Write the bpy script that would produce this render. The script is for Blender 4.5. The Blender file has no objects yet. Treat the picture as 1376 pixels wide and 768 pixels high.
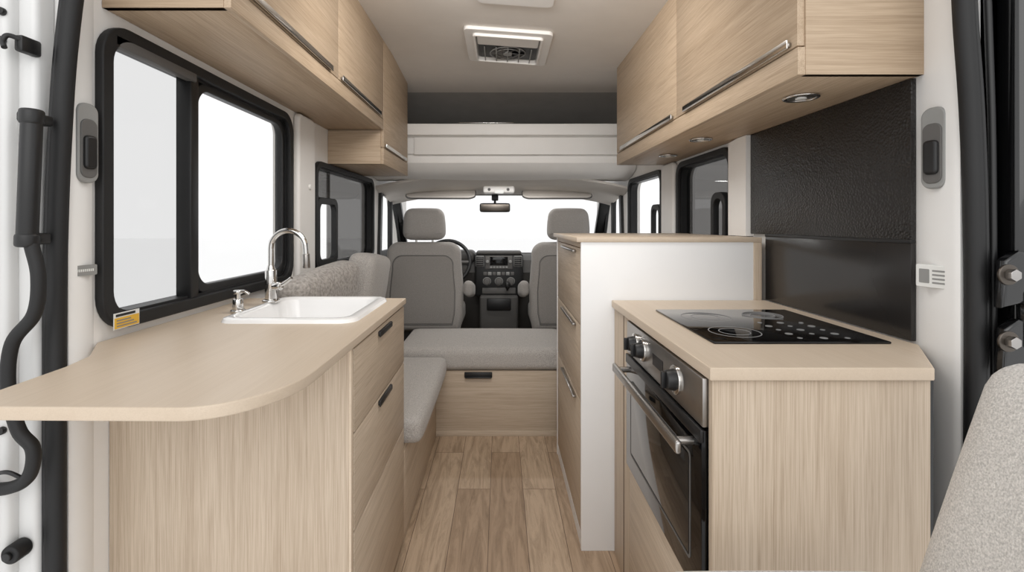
import bpy, bmesh, math
from mathutils import Vector, Matrix
from math import sin, cos, pi, radians

scene = bpy.context.scene
COL = scene.collection
GROUPS = {}

# ------------------------------------------------------------------ materials
def srgb(r, g, b):
    def c(v):
        v /= 255.0
        return v / 12.92 if v <= 0.04045 else ((v + 0.055) / 1.055) ** 2.4
    return (c(r), c(g), c(b), 1.0)

def newmat(name):
    m = bpy.data.materials.new(name)
    m.use_nodes = True
    nt = m.node_tree
    return m, nt, nt.nodes["Principled BSDF"]

def plain(name, col, rough=0.5, metal=0.0, noise=0.03, nscale=8.0, bump=0.0, bscale=200.0, coat=0.0, spec=0.5):
    m, nt, b = newmat(name)
    tc = nt.nodes.new("ShaderNodeTexCoord")
    n = nt.nodes.new("ShaderNodeTexNoise")
    n.inputs["Scale"].default_value = nscale
    n.inputs["Detail"].default_value = 4
    nt.links.new(tc.outputs["Object"], n.inputs["Vector"])
    r = nt.nodes.new("ShaderNodeValToRGB")
    r.color_ramp.elements[0].position = 0.3
    r.color_ramp.elements[1].position = 0.7
    r.color_ramp.elements[0].color = tuple(max(0, c * (1 - noise)) for c in col[:3]) + (1,)
    r.color_ramp.elements[1].color = tuple(min(1, c * (1 + noise)) for c in col[:3]) + (1,)
    nt.links.new(n.outputs["Fac"], r.inputs["Fac"])
    nt.links.new(r.outputs["Color"], b.inputs["Base Color"])
    b.inputs["Roughness"].default_value = rough
    b.inputs["Metallic"].default_value = metal
    b.inputs["Coat Weight"].default_value = coat
    b.inputs["Specular IOR Level"].default_value = spec
    if bump > 0:
        v = nt.nodes.new("ShaderNodeTexNoise")
        v.inputs["Scale"].default_value = bscale
        v.inputs["Detail"].default_value = 2
        nt.links.new(tc.outputs["Object"], v.inputs["Vector"])
        bp = nt.nodes.new("ShaderNodeBump")
        bp.inputs["Strength"].default_value = bump
        bp.inputs["Distance"].default_value = 0.002
        nt.links.new(v.outputs["Fac"], bp.inputs["Height"])
        nt.links.new(bp.outputs["Normal"], b.inputs["Normal"])
    return m

def wood(name, axis, light, mid, dark, rough=0.5, strength=1.0):
    """oak laminate, grain running along axis: soft figure, fine pores"""
    m, nt, b = newmat(name)
    tc = nt.nodes.new("ShaderNodeTexCoord")
    def mapped(across, along):
        mp = nt.nodes.new("ShaderNodeMapping")
        s = [across] * 3
        s["xyz".index(axis)] = along
        mp.inputs["Scale"].default_value = s
        nt.links.new(tc.outputs["Object"], mp.inputs["Vector"])
        return mp
    n1 = nt.nodes.new("ShaderNodeTexNoise")
    n1.inputs["Scale"].default_value = 1.0
    n1.inputs["Detail"].default_value = 4
    n1.inputs["Distortion"].default_value = 0.8
    nt.links.new(mapped(9, 0.6).outputs[0], n1.inputs["Vector"])
    r1 = nt.nodes.new("ShaderNodeValToRGB")
    r1.color_ramp.elements[0].position = 0.30
    r1.color_ramp.elements[1].position = 0.70
    r1.color_ramp.elements[0].color = mid
    r1.color_ramp.elements[1].color = light
    nt.links.new(n1.outputs["Fac"], r1.inputs["Fac"])
    n2 = nt.nodes.new("ShaderNodeTexNoise")
    n2.inputs["Scale"].default_value = 1.0
    n2.inputs["Detail"].default_value = 3
    n2.inputs["Roughness"].default_value = 0.6
    nt.links.new(mapped(420, 7).outputs[0], n2.inputs["Vector"])
    r2 = nt.nodes.new("ShaderNodeValToRGB")
    r2.color_ramp.elements[0].position = 0.34
    r2.color_ramp.elements[1].position = 0.60
    r2.color_ramp.elements[0].color = (0.50 * strength, ) * 3 + (1,)
    r2.color_ramp.elements[1].color = (0, 0, 0, 1)
    nt.links.new(n2.outputs["Fac"], r2.inputs["Fac"])
    wv = nt.nodes.new("ShaderNodeTexNoise")
    wv.inputs["Scale"].default_value = 1.0
    wv.inputs["Detail"].default_value = 3
    wv.inputs["Distortion"].default_value = 1.2
    nt.links.new(mapped(55, 1.2).outputs[0], wv.inputs["Vector"])
    r3 = nt.nodes.new("ShaderNodeValToRGB")
    r3.color_ramp.elements[0].position = 0.36
    r3.color_ramp.elements[1].position = 0.54
    r3.color_ramp.elements[0].color = (0.24 * strength, ) * 3 + (1,)
    r3.color_ramp.elements[1].color = (0, 0, 0, 1)
    nt.links.new(wv.outputs["Fac"], r3.inputs["Fac"])
    ad = nt.nodes.new("ShaderNodeMath")
    ad.operation = 'ADD'
    nt.links.new(r2.outputs["Color"], ad.inputs[0])
    nt.links.new(r3.outputs["Color"], ad.inputs[1])
    mx = nt.nodes.new("ShaderNodeMix")
    mx.data_type = 'RGBA'
    nt.links.new(ad.outputs[0], mx.inputs[0])
    nt.links.new(r1.outputs["Color"], mx.inputs[6])
    mx.inputs[7].default_value = dark
    nt.links.new(mx.outputs[2], b.inputs["Base Color"])
    b.inputs["Roughness"].default_value = rough
    b.inputs["Specular IOR Level"].default_value = 0.35
    return m

WL, WM, WD = srgb(203, 187, 168), srgb(193, 176, 156), srgb(158, 139, 118)
WX = wood("oak_laminate_x", "x", WL, WM, WD)
WY = wood("oak_laminate_y", "y", WL, WM, WD)
WZ = wood("oak_laminate_z", "z", WL, WM, WD)
UL, UM, UD = srgb(194, 173, 149), srgb(182, 160, 135), srgb(148, 126, 102)
UY = wood("oak_upper_y", "y", UL, UM, UD)
UX = wood("oak_upper_x", "x", UL, UM, UD)
CT = wood("countertop_laminate", "y", srgb(203, 187, 168), srgb(198, 181, 161), srgb(182, 164, 143), 0.42, 0.5)
CTX = wood("counter_edge_laminate", "x", srgb(212, 195, 175), srgb(206, 188, 166), srgb(192, 172, 149), 0.42, 0.4)
DARKGAP = plain("shadow_gap_board", srgb(66, 52, 40), 0.8)
WHITE = plain("white_paint", srgb(236, 235, 233), 0.35, noise=0.01)
JAMB = plain("white_body_paint", srgb(214, 214, 213), 0.3, noise=0.01)
WPLAST = plain("white_plastic_liner", srgb(234, 231, 227), 0.5, noise=0.015, bump=0.05)
WPANEL = plain("white_panel", srgb(230, 229, 228), 0.4, noise=0.01)
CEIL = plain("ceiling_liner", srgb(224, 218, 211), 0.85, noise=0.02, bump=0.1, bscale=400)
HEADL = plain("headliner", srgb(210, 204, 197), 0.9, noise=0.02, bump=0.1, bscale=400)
LOFT = plain("loft_liner_shaded", srgb(168, 164, 159), 0.9, noise=0.06)  # greyer than the ceiling: shade of the loft cavity put into the colour
MATT = plain("mattress_cover", srgb(120, 117, 113), 0.9, noise=0.08)
BLACK = plain("black_plastic", srgb(22, 22, 23), 0.42, noise=0.1)
RUBBER = plain("black_rubber", srgb(18, 18, 19), 0.6, noise=0.1, bump=0.1)
GLOSSB = plain("black_gloss_paint", srgb(14, 14, 15), 0.15, noise=0.1, coat=0.5)
DASH = plain("dash_plastic", srgb(72, 70, 68), 0.6, noise=0.1, bump=0.2)
DGREY = plain("dark_grey_plastic", srgb(92, 90, 88), 0.55)
CHROME = plain("chrome", srgb(215, 213, 210), 0.12, 1.0, noise=0.01)
NICKEL = plain("brushed_nickel", srgb(160, 156, 152), 0.28, 1.0, noise=0.04, nscale=40)
STEEL = plain("stainless_steel", srgb(172, 169, 166), 0.3, 1.0, noise=0.05, nscale=30)
DSTEEL = plain("dark_steel", srgb(92, 86, 80), 0.3, 0.9)
SINKW = plain("white_ceramic", srgb(238, 237, 236), 0.15, noise=0.005, coat=0.3)
BGLASS = plain("black_glass", srgb(9, 9, 10), 0.05, noise=0.05, spec=0.35)
OVGLASS = plain("oven_glass", srgb(32, 31, 30), 0.06, noise=0.05)
GREYMARK = plain("grey_print", srgb(130, 130, 130), 0.5)
YELLOW = plain("yellow_label", srgb(226, 178, 60), 0.5)
LABELW = plain("label_white", srgb(225, 225, 222), 0.4)
LABELG = plain("label_grey", srgb(140, 140, 138), 0.4)
GROUND = plain("studio_floor", srgb(246, 246, 246), 0.8, noise=0.003)

def fabric(name, col, var=0.22, scale=260):
    m, nt, b = newmat(name)
    tc = nt.nodes.new("ShaderNodeTexCoord")
    n = nt.nodes.new("ShaderNodeTexNoise")
    n.inputs["Scale"].default_value = scale
    n.inputs["Detail"].default_value = 3
    nt.links.new(tc.outputs["Object"], n.inputs["Vector"])
    r = nt.nodes.new("ShaderNodeValToRGB")
    r.color_ramp.elements[0].position = 0.3
    r.color_ramp.elements[1].position = 0.7
    r.color_ramp.elements[0].color = tuple(c * (1 - var) for c in col[:3]) + (1,)
    r.color_ramp.elements[1].color = tuple(min(1, c * (1 + var)) for c in col[:3]) + (1,)
    nt.links.new(n.outputs["Fac"], r.inputs["Fac"])
    nt.links.new(r.outputs["Color"], b.inputs["Base Color"])
    b.inputs["Roughness"].default_value = 0.95
    b.inputs["Sheen Weight"].default_value = 0.15
    v = nt.nodes.new("ShaderNodeTexVoronoi")
    v.inputs["Scale"].default_value = scale * 1.3
    nt.links.new(tc.outputs["Object"], v.inputs["Vector"])
    bp = nt.nodes.new("ShaderNodeBump")
    bp.inputs["Strength"].default_value = 0.3
    bp.inputs["Distance"].default_value = 0.002
    nt.links.new(v.outputs["Distance"], bp.inputs["Height"])
    nt.links.new(bp.outputs["Normal"], b.inputs["Normal"])
    return m

FAB = fabric("bench_fabric", srgb(172, 167, 162), 0.28)
FABP = fabric("pillow_fabric", srgb(160, 154, 148), 0.34, 80)
FABSEAT = fabric("seat_fabric", srgb(152, 148, 144), 0.14)
FABSEATD = fabric("seat_fabric_dark", srgb(138, 134, 130), 0.12)
FABCH = fabric("armchair_fabric", srgb(196, 192, 187), 0.28, 330)

def leather():
    m, nt, b = newmat("black_textured_panel")
    tc = nt.nodes.new("ShaderNodeTexCoord")
    v = nt.nodes.new("ShaderNodeTexVoronoi")
    v.inputs["Scale"].default_value = 150
    nt.links.new(tc.outputs["Object"], v.inputs["Vector"])
    bp = nt.nodes.new("ShaderNodeBump")
    bp.inputs["Strength"].default_value = 0.6
    bp.inputs["Distance"].default_value = 0.003
    nt.links.new(v.outputs["Distance"], bp.inputs["Height"])
    nt.links.new(bp.outputs["Normal"], b.inputs["Normal"])
    b.inputs["Base Color"].default_value = srgb(32, 30, 29)
    b.inputs["Roughness"].default_value = 0.30
    return m
LEATHER = leather()
DPANEL = plain("dark_smooth_panel", srgb(38, 36, 35), 0.22, noise=0.05)

def glass(name, tint, gloss=0.06):
    m = bpy.data.materials.new(name)
    m.use_nodes = True
    nt = m.node_tree
    nt.nodes.clear()
    o = nt.nodes.new("ShaderNodeOutputMaterial")
    t = nt.nodes.new("ShaderNodeBsdfTransparent")
    t.inputs["Color"].default_value = tint
    g = nt.nodes.new("ShaderNodeBsdfGlossy")
    g.inputs["Roughness"].default_value = 0.03
    mx = nt.nodes.new("ShaderNodeMixShader")
    mx.inputs[0].default_value = gloss
    nt.links.new(t.outputs[0], mx.inputs[1])
    nt.links.new(g.outputs[0], mx.inputs[2])
    nt.links.new(mx.outputs[0], o.inputs["Surface"])
    return m
GLS = glass("clear_glass", (0.95, 0.95, 0.95, 1), 0.01)
GLS1 = glass("acrylic_glass", (0.82, 0.82, 0.82, 1), 0.01)
GLT = glass("tinted_glass", (0.36, 0.355, 0.35, 1), 0.06)

def floor_mat():
    m, nt, b = newmat("vinyl_plank_floor")
    tc = nt.nodes.new("ShaderNodeTexCoord")
    mp = nt.nodes.new("ShaderNodeMapping")
    mp.inputs["Rotation"].default_value = (0, 0, radians(90))
    mp.inputs["Location"].default_value = (0.3, 0.045, 0)
    nt.links.new(tc.outputs["Object"], mp.inputs["Vector"])
    br = nt.nodes.new("ShaderNodeTexBrick")
    br.offset = 0.37
    br.inputs["Color1"].default_value = (0.0, 0.0, 0.0, 1)
    br.inputs["Color2"].default_value = (1, 1, 1, 1)
    br.inputs["Mortar"].default_value = (0.5, 0.5, 0.5, 1)
    br.inputs["Scale"].default_value = 1.0
    br.inputs["Mortar Size"].default_value = 0.0014
    br.inputs["Mortar Smooth"].default_value = 0.1
    br.inputs["Brick Width"].default_value = 0.95
    br.inputs["Row Height"].default_value = 0.15
    nt.links.new(mp.outputs[0], br.inputs["Vector"])
    base = nt.nodes.new("ShaderNodeValToRGB")
    base.color_ramp.elements[0].color = srgb(172, 147, 122)
    base.color_ramp.elements[1].color = srgb(196, 173, 148)
    nt.links.new(br.outputs["Color"], base.inputs["Fac"])
    m2 = nt.nodes.new("ShaderNodeMapping")
    m2.inputs["Scale"].default_value = (24, 2.4, 1)
    nt.links.new(tc.outputs["Object"], m2.inputs["Vector"])
    add = nt.nodes.new("ShaderNodeVectorMath")
    add.operation = 'ADD'
    sc = nt.nodes.new("ShaderNodeVectorMath")
    sc.operation = 'SCALE'
    sc.inputs["Scale"].default_value = 30
    nt.links.new(br.outputs["Color"], sc.inputs[0])
    nt.links.new(m2.outputs[0], add.inputs[0])
    nt.links.new(sc.outputs[0], add.inputs[1])
    n = nt.nodes.new("ShaderNodeTexNoise")
    n.inputs["Scale"].default_value = 1
    n.inputs["Detail"].default_value = 8
    n.inputs["Roughness"].default_value = 0.72
    n.inputs["Distortion"].default_value = 1.8
    nt.links.new(add.outputs[0], n.inputs["Vector"])
    r2 = nt.nodes.new("ShaderNodeValToRGB")
    r2.color_ramp.elements[0].position = 0.34
    r2.color_ramp.elements[1].position = 0.58
    r2.color_ramp.elements[0].color = (0.58, 0.55, 0.51, 1)
    r2.color_ramp.elements[1].color = (1.0, 1.0, 1.0, 1)
    nt.links.new(n.outputs["Fac"], r2.inputs["Fac"])
    mu = nt.nodes.new("ShaderNodeMix")
    mu.data_type = 'RGBA'
    mu.blend_type = 'MULTIPLY'
    mu.inputs[0].default_value = 1.0
    nt.links.new(base.outputs["Color"], mu.inputs[6])
    nt.links.new(r2.outputs["Color"], mu.inputs[7])
    mo = nt.nodes.new("ShaderNodeMix")
    mo.data_type = 'RGBA'
    nt.links.new(br.outputs["Fac"], mo.inputs[0])
    nt.links.new(mu.outputs[2], mo.inputs[6])
    mo.inputs[7].default_value = srgb(104, 84, 67)
    nt.links.new(mo.outputs[2], b.inputs["Base Color"])
    b.inputs["Roughness"].default_value = 0.5
    return m
FLOORM = floor_mat()

# ------------------------------------------------------------------ geometry helpers
def grp(name):
    e = bpy.data.objects.new(name, None)
    e.empty_display_size = 0.1
    COL.objects.link(e)
    GROUPS[e.name] = e
    return e

def finish(name, me, mat, parent=None, angle=35):
    if mat is not None and len(me.materials) == 0:
        me.materials.append(mat)
    for p in me.polygons:
        p.use_smooth = True
    me.set_sharp_from_angle(angle=radians(angle))
    ob = bpy.data.objects.new(name, me)
    COL.objects.link(ob)
    if parent is not None:
        ob.parent = parent
    return ob

def box(name, x0, x1, y0, y1, z0, z1, mat, parent=None, bev=0.003, seg=2, xf=None):
    bm = bmesh.new()
    bmesh.ops.create_cube(bm, size=1)
    for v in bm.verts:
        v.co = Vector((x0 + (v.co.x + .5) * (x1 - x0), y0 + (v.co.y + .5) * (y1 - y0), z0 + (v.co.z + .5) * (z1 - z0)))
    b = min(bev, 0.45 * min(abs(x1 - x0), abs(y1 - y0), abs(z1 - z0)))
    if b > 0:
        bmesh.ops.bevel(bm, geom=bm.edges[:], offset=b, segments=seg, profile=0.5, affect='EDGES')
    if xf is not None:
        bmesh.ops.transform(bm, matrix=xf, verts=bm.verts)
    bmesh.ops.recalc_face_normals(bm, faces=bm.faces)
    me = bpy.data.meshes.new(name)
    bm.to_mesh(me)
    bm.free()
    return finish(name, me, mat, parent)

def cyl(name, p0, p1, r0, mat, parent=None, r1=None, seg=28, bev=0.0):
    p0, p1 = Vector(p0), Vector(p1)
    if r1 is None:
        r1 = r0
    d = p1 - p0
    bm = bmesh.new()
    bmesh.ops.create_cone(bm, cap_ends=True, segments=seg, radius1=r0, radius2=r1, depth=d.length)
    if bev > 0:
        ed = [e for e in bm.edges if len(e.link_faces) == 2 and any(len(f.verts) > 4 for f in e.link_faces)]
        bmesh.ops.bevel(bm, geom=ed, offset=bev, segments=3, profile=0.5, affect='EDGES')
    M = Matrix.Translation((p0 + p1) / 2) @ d.to_track_quat('Z', 'Y').to_matrix().to_4x4()
    bmesh.ops.transform(bm, matrix=M, verts=bm.verts)
    me = bpy.data.meshes.new(name)
    bm.to_mesh(me)
    bm.free()
    return finish(name, me, mat, parent)

def torus(name, c, R, r, mat, parent=None, axis=(0, 0, 1), n=48, m=10, squash=1.0):
    bm = bmesh.new()
    rings = []
    for i in range(n):
        a = 2 * pi * i / n
        ring = []
        for j in range(m):
            b = 2 * pi * j / m
            ring.append(bm.verts.new(((R + r * cos(b)) * cos(a), (R + r * cos(b)) * sin(a), r * sin(b) * squash)))
        rings.append(ring)
    for i in range(n):
        for j in range(m):
            bm.faces.new((rings[i][j], rings[(i + 1) % n][j], rings[(i + 1) % n][(j + 1) % m], rings[i][(j + 1) % m]))
    M = Matrix.Translation(Vector(c)) @ Vector(axis).to_track_quat('Z', 'Y').to_matrix().to_4x4()
    bmesh.ops.transform(bm, matrix=M, verts=bm.verts)
    me = bpy.data.meshes.new(name)
    bm.to_mesh(me)
    bm.free()
    return finish(name, me, mat, parent, 80)

def catmull(pts, n=8):
    P = [Vector(p) for p in pts]
    P = [P[0] * 2 - P[1]] + P + [P[-1] * 2 - P[-2]]
    out = []
    for i in range(1, len(P) - 2):
        for k in range(n):
            t = k / n
            a, b, c, d = P[i - 1], P[i], P[i + 1], P[i + 2]
            out.append(0.5 * ((2 * b) + (-a + c) * t + (2 * a - 5 * b + 4 * c - d) * t * t + (-a + 3 * b - 3 * c + d) * t ** 3))
    out.append(P[-2])
    return out

def tube(name, pts, r, mat, parent=None, smooth=True, cyclic=False):
    cu = bpy.data.curves.new(name, 'CURVE')
    cu.dimensions = '3D'
    cu.bevel_depth = r
    cu.bevel_resolution = 4
    cu.use_fill_caps = True
    pp = catmull(pts) if smooth else [Vector(p) for p in pts]
    s = cu.splines.new('POLY')
    s.points.add(len(pp) - 1)
    for i, p in enumerate(pp):
        s.points[i].co = (p.x, p.y, p.z, 1)
    s.use_cyclic_u = cyclic
    return curve2mesh(name, cu, Matrix(), mat, parent, 60)

def curve2mesh(name, cu, M, mat, parent, angle=35):
    tmp = bpy.data.objects.new("tmp", cu)
    COL.objects.link(tmp)
    bpy.context.view_layer.update()
    dg = bpy.context.evaluated_depsgraph_get()
    me = bpy.data.meshes.new_from_object(tmp.evaluated_get(dg))
    bpy.data.objects.remove(tmp)
    me.name = name
    me.transform(M)
    me.materials.clear()
    return finish(name, me, mat, parent, angle)

def rr(x0, x1, y0, y1, r, n=8):
    out = []
    for cx, cy, a0 in ((x1 - r, y1 - r, 0), (x0 + r, y1 - r, 90), (x0 + r, y0 + r, 180), (x1 - r, y0 + r, 270)):
        for i in range(n + 1):
            a = radians(a0 + 90 * i / n)
            out.append((cx + r * cos(a), cy + r * sin(a)))
    return out

AX_YZ = Matrix(((0, 0, 1, 0), (1, 0, 0, 0), (0, 1, 0, 0), (0, 0, 0, 1)))   # local x->Y, y->Z, z->X
AX_XZ = Matrix(((1, 0, 0, 0), (0, 0, -1, 0), (0, 1, 0, 0), (0, 0, 0, 1)))  # local x->X, y->Z, z->-Y

def plate(name, loops, t, M, mat, parent=None, bev=0.0):
    cu = bpy.data.curves.new(name, 'CURVE')
    cu.dimensions = '2D'
    cu.fill_mode = 'BOTH'
    cu.extrude = max(0.0, t / 2 - bev)
    if bev > 0:
        cu.bevel_depth = bev
        cu.bevel_resolution = 3
        cu.offset = -bev
    for L in loops:
        s = cu.splines.new('POLY')
        s.points.add(len(L) - 1)
        for i, p in enumerate(L):
            s.points[i].co = (p[0], p[1], 0, 1)
        s.use_cyclic_u = True
    return curve2mesh(name, cu, M, mat, parent)

def plateYZ(name, loops, x, t, mat, parent=None, bev=0.0):
    return plate(name, loops, t, Matrix.Translation((x, 0, 0)) @ AX_YZ, mat, parent, bev)

def plateXZ(name, loops, y, t, mat, parent=None, bev=0.0):
    return plate(name, loops, t, Matrix.Translation((0, y, 0)) @ AX_XZ, mat, parent, bev)

def pad(name, c, size, r, mat, parent=None, puff=(0, 0, 0), rot=(0, 0, 0), cuts=14, taper=0.0):
    """upholstered block: rounded edges and slightly puffed faces"""
    bm = bmesh.new()
    bmesh.ops.create_cube(bm, size=2)
    bmesh.ops.subdivide_edges(bm, edges=bm.edges[:], cuts=cuts, use_grid_fill=True)
    h = [s / 2 for s in size]
    for v in bm.verts:
        u = list(v.co)
        p = []
        for i in range(3):
            t = u[i]
            s = 1 if t >= 0 else -1
            p.append(s * h[i] * (1 - (1 - min(1, abs(t))) ** 1.7))
        q = Vector([max(-(h[i] - r), min(h[i] - r, p[i])) for i in range(3)])
        d = Vector(p) - q
        if d.length > 1e-7:
            d = d.normalized() * r
        w = q + d
        un = [w[i] / h[i] for i in range(3)]
        for i in range(3):
            j, k = (i + 1) % 3, (i + 2) % 3
            w[i] += puff[i] * (1 - un[j] ** 2) * (1 - un[k] ** 2) * un[i]
        w.x *= 1 - taper * (un[2] + 1) / 2
        v.co = w
    M = Matrix.Translation(Vector(c)) @ Matrix.Rotation(rot[2], 4, 'Z') @ Matrix.Rotation(rot[1], 4, 'Y') @ Matrix.Rotation(rot[0], 4, 'X')
    bmesh.ops.transform(bm, matrix=M, verts=bm.verts)
    bmesh.ops.recalc_face_normals(bm, faces=bm.faces)
    me = bpy.data.meshes.new(name)
    bm.to_mesh(me)
    bm.free()
    return finish(name, me, mat, parent, 70)

def grid_surface(name, rows, mat, parent=None, thick=0.0):
    bm = bmesh.new()
    R = [[bm.verts.new(p) for p in row] for row in rows]
    for i in range(len(R) - 1):
        for j in range(len(R[0]) - 1):
            bm.faces.new((R[i][j], R[i][j + 1], R[i + 1][j + 1], R[i + 1][j]))
    bmesh.ops.recalc_face_normals(bm, faces=bm.faces)
    if thick:
        bmesh.ops.solidify(bm, geom=bm.faces[:], thickness=thick)
    me = bpy.data.meshes.new(name)
    bm.to_mesh(me)
    bm.free()
    return finish(name, me, mat, parent, 40)

# ------------------------------------------------------------------ shell
box("ground", -40, 40, -30, 40, -0.08, -0.03, GROUND, bev=0)
box("floor", -1.06, 1.06, 0.93, 4.9, -0.03, 0.0, FLOORM, bev=0)

ZT = 2.36
winL = [rr(1.165, 2.19, 0.975, 1.695, 0.07), rr(2.50, 3.60, 0.985, 1.53, 0.07), [(3.80, 0.97), (4.62, 0.97), (4.36, 1.47), (3.86, 1.47)]]
plateYZ("wall_left", [[(1.12, 0), (4.95, 0), (4.95, ZT), (1.12, ZT)]] + winL, -1.005, 0.07, WPLAST)
winR = [rr(2.04, 2.66, 0.985, 1.53, 0.07), rr(2.93, 3.66, 0.985, 1.53, 0.07), [(3.86, 0.97), (4.62, 0.97), (4.36, 1.47), (3.90, 1.47)]]
plateYZ("wall_right", [[(1.10, 0), (4.95, 0), (4.95, ZT), (1.10, ZT)]] + winR, 1.035, 0.07, WPLAST)

def ceil_z(x, y):
    f = 1 - max(0.0, min(1.0, (y - 2.9) / 0.6))
    z = 2.2 - 0.0728 * x * f
    if y > 3.45:
        t = min(1, (y - 3.45) / 0.95)
        z -= 0.24 * t ** 1.7
    return z
xs = [-1.05 + 2.11 * i / 12 for i in range(13)]
grid_surface("ceiling", [[(x, y, ceil_z(x, y)) for x in xs] for y in [0.95, 1.5, 2.1, 2.6, 2.9, 3.0, 3.1, 3.2, 3.3, 3.4, 3.5, 3.56]], CEIL, thick=-0.03)
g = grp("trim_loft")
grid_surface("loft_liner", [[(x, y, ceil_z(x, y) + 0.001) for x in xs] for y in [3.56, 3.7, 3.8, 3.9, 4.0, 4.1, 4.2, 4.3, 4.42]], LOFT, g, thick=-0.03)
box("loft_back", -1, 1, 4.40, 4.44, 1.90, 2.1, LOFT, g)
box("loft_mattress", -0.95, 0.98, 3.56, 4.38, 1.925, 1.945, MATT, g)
box("loft_rail", -0.46, 0.47, 3.475, 3.50, 1.925, 1.950, BLACK, g, bev=0.006)
box("loft_rail_clip", -0.30, 0.10, 3.470, 3.50, 1.946, 1.953, CHROME, g)

g = grp("cab_shelf")
sec = [(3.44, 1.925), (3.44, 1.845), (3.455, 1.835), (3.455, 1.725), (3.475, 1.715), (3.475, 1.66), (3.52, 1.61), (3.62, 1.575), (3.80, 1.555), (3.80, 1.65), (4.40, 1.65), (4.40, 1.925)]
plateYZ("shelf_beam", [sec], 0.015, 1.96, WPLAST, g)
box("shelf_lip", -0.965, 0.995, 3.40, 3.445, 1.848, 1.93, WPLAST, g, bev=0.008, seg=3)
box("shelf_fascia", -0.62, 0.995, 3.44, 3.47, 1.715, 1.838, WPLAST, g, bev=0.004, seg=3)

rows = []
for y, z in [(3.72, 1.575), (3.80, 1.545), (3.95, 1.525), (4.1, 1.505), (4.22, 1.485), (4.3, 1.47)]:
    rows.append([(x, y, z - 0.09 * abs(x) ** 3.2) for x in [-0.965 + 1.96 * i / 16 for i in range(17)]])
grid_surface("trim_headliner", rows, HEADL, thick=-0.02)

g = grp("window_1")
d = Vector((0, 0.46, -0.60)).normalized()
nrm = Vector((0, d.z, -d.y)) * -1
MW = Matrix(((1, 0, 0, 0), (0, d.y, nrm.y, 4.27), (0, d.z, nrm.z, 1.51), (0, 0, 0, 1)))
outer = [(-0.98, -0.03), (1.0, -0.03), (1.0, 0.85), (-0.98, 0.85)]
hole = rr(-0.90, 0.90, 0.035, 0.80, 0.10)
plate("windshield_frame", [outer, hole], 0.04, MW, BLACK, g)
plate("windshield_glass", [rr(-0.93, 0.93, 0.0, 0.83, 0.1)], 0.006, MW @ Matrix.Translation((0, 0, -0.02)), GLS, g)
box("wall_front", -1.04, 1.07, 4.86, 4.95, 0, 0.92, DASH, bev=0)

# ------------------------------------------------------------------ side windows
def side_window(name, x, sgn, L, split=None, fw=0.028):
    g = grp(name)
    y0, y1, z0, z1, r = L
    fr = 0.022
    plateYZ("frame", [rr(y0, y1, z0, z1, r), rr(y0 + fw, y1 - fw, z0 + fw, z1 - fw, max(0.02, r - fw * .6))], x - sgn * fr / 2, fr, RUBBER, g, bev=0.004)
    plateYZ("outer_frame", [rr(y0 + .005, y1 - .005, z0 + .005, z1 - .005, r), rr(y0 + fw * 1.2, y1 - fw * 1.2, z0 + fw * 1.2, z1 - fw * 1.2, max(0.02, r - fw * .6))], x + sgn * 0.02, 0.05, BLACK, g)
    for (a, b, m) in split:
        plateYZ("pane", [rr(a, b, z0 + fw * .9, z1 - fw * .9, 0.03)], x + sgn * 0.03, 0.005, m, g)
    return g

g = side_window("window_2", -0.97, -1, (1.143, 2.20, 0.955, 1.715, 0.085), split=[(1.165, 1.50, GLS1), (1.50, 2.18, GLS)], fw=0.034)
box("mullion", -1.005, -0.955, 1.480, 1.520, 0.975, 1.70, BLACK, g, bev=0.006)
plateYZ("sliding_sash", [rr(1.515, 2.165, 0.99, 1.68, 0.07), rr(1.54, 2.135, 1.02, 1.655, 0.06)], -0.985, 0.03, BLACK, g, bev=0.004)
box("blind_cassette", -0.975, -0.948, 1.18, 1.50, 1.660, 1.690, DGREY, g, bev=0.005)
g = grp("warning_label")
box("label_base", -0.9475, -0.9460, 1.172, 1.255, 0.958, 0.998, LABELW, g, bev=0)
box("label_yellow", -0.9465, -0.9452, 1.174, 1.253, 0.960, 0.986, YELLOW, g, bev=0)
for i in range(3):
    box("print_line", -0.9455, -0.9447, 1.180, 1.245 - 0.01 * i, 0.964 + i * .007, 0.967 + i * .007, GREYMARK, g, bev=0)
box("print_head", -0.9462, -0.9450, 1.178, 1.240, 0.989, 0.995, BLACK, g, bev=0)

g = side_window("window_3", -0.97, -1, (2.47, 3.62, 0.96, 1.55, 0.08), split=[(2.76, 3.60, GLT), (2.49, 2.76, GLS)], fw=0.03)
plateYZ("sliding_sash", [rr(2.49, 2.80, 0.99, 1.36, 0.05), rr(2.525, 2.765, 1.025, 1.325, 0.04)], -0.962, 0.03, RUBBER, g, bev=0.004)
plateYZ("upper_pane", [[(2.49, 1.34), (2.78, 1.34), (2.78, 1.53), (2.49, 1.53)]], -0.99, 0.004, GLT, g)

g = side_window("window_4", 1.0, 1, (2.03, 2.67, 0.96, 1.555, 0.08), split=[(2.05, 2.65, GLT)], fw=0.03)
plateYZ("sliding_sash", [rr(2.08, 2.22, 0.99, 1.36, 0.05), rr(2.105, 2.195, 1.02, 1.33, 0.04)], 0.99, 0.03, RUBBER, g, bev=0.004)
g = side_window("window_5", 1.0, 1, (2.91, 3.68, 0.96, 1.555, 0.08), split=[(2.93, 3.66, GLS)], fw=0.03)
plateYZ("sliding_sash", [rr(2.93, 3.10, 0.99, 1.34, 0.05), rr(2.955, 3.075, 1.02, 1.31, 0.04)], 0.99, 0.03, RUBBER, g, bev=0.004)

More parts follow.
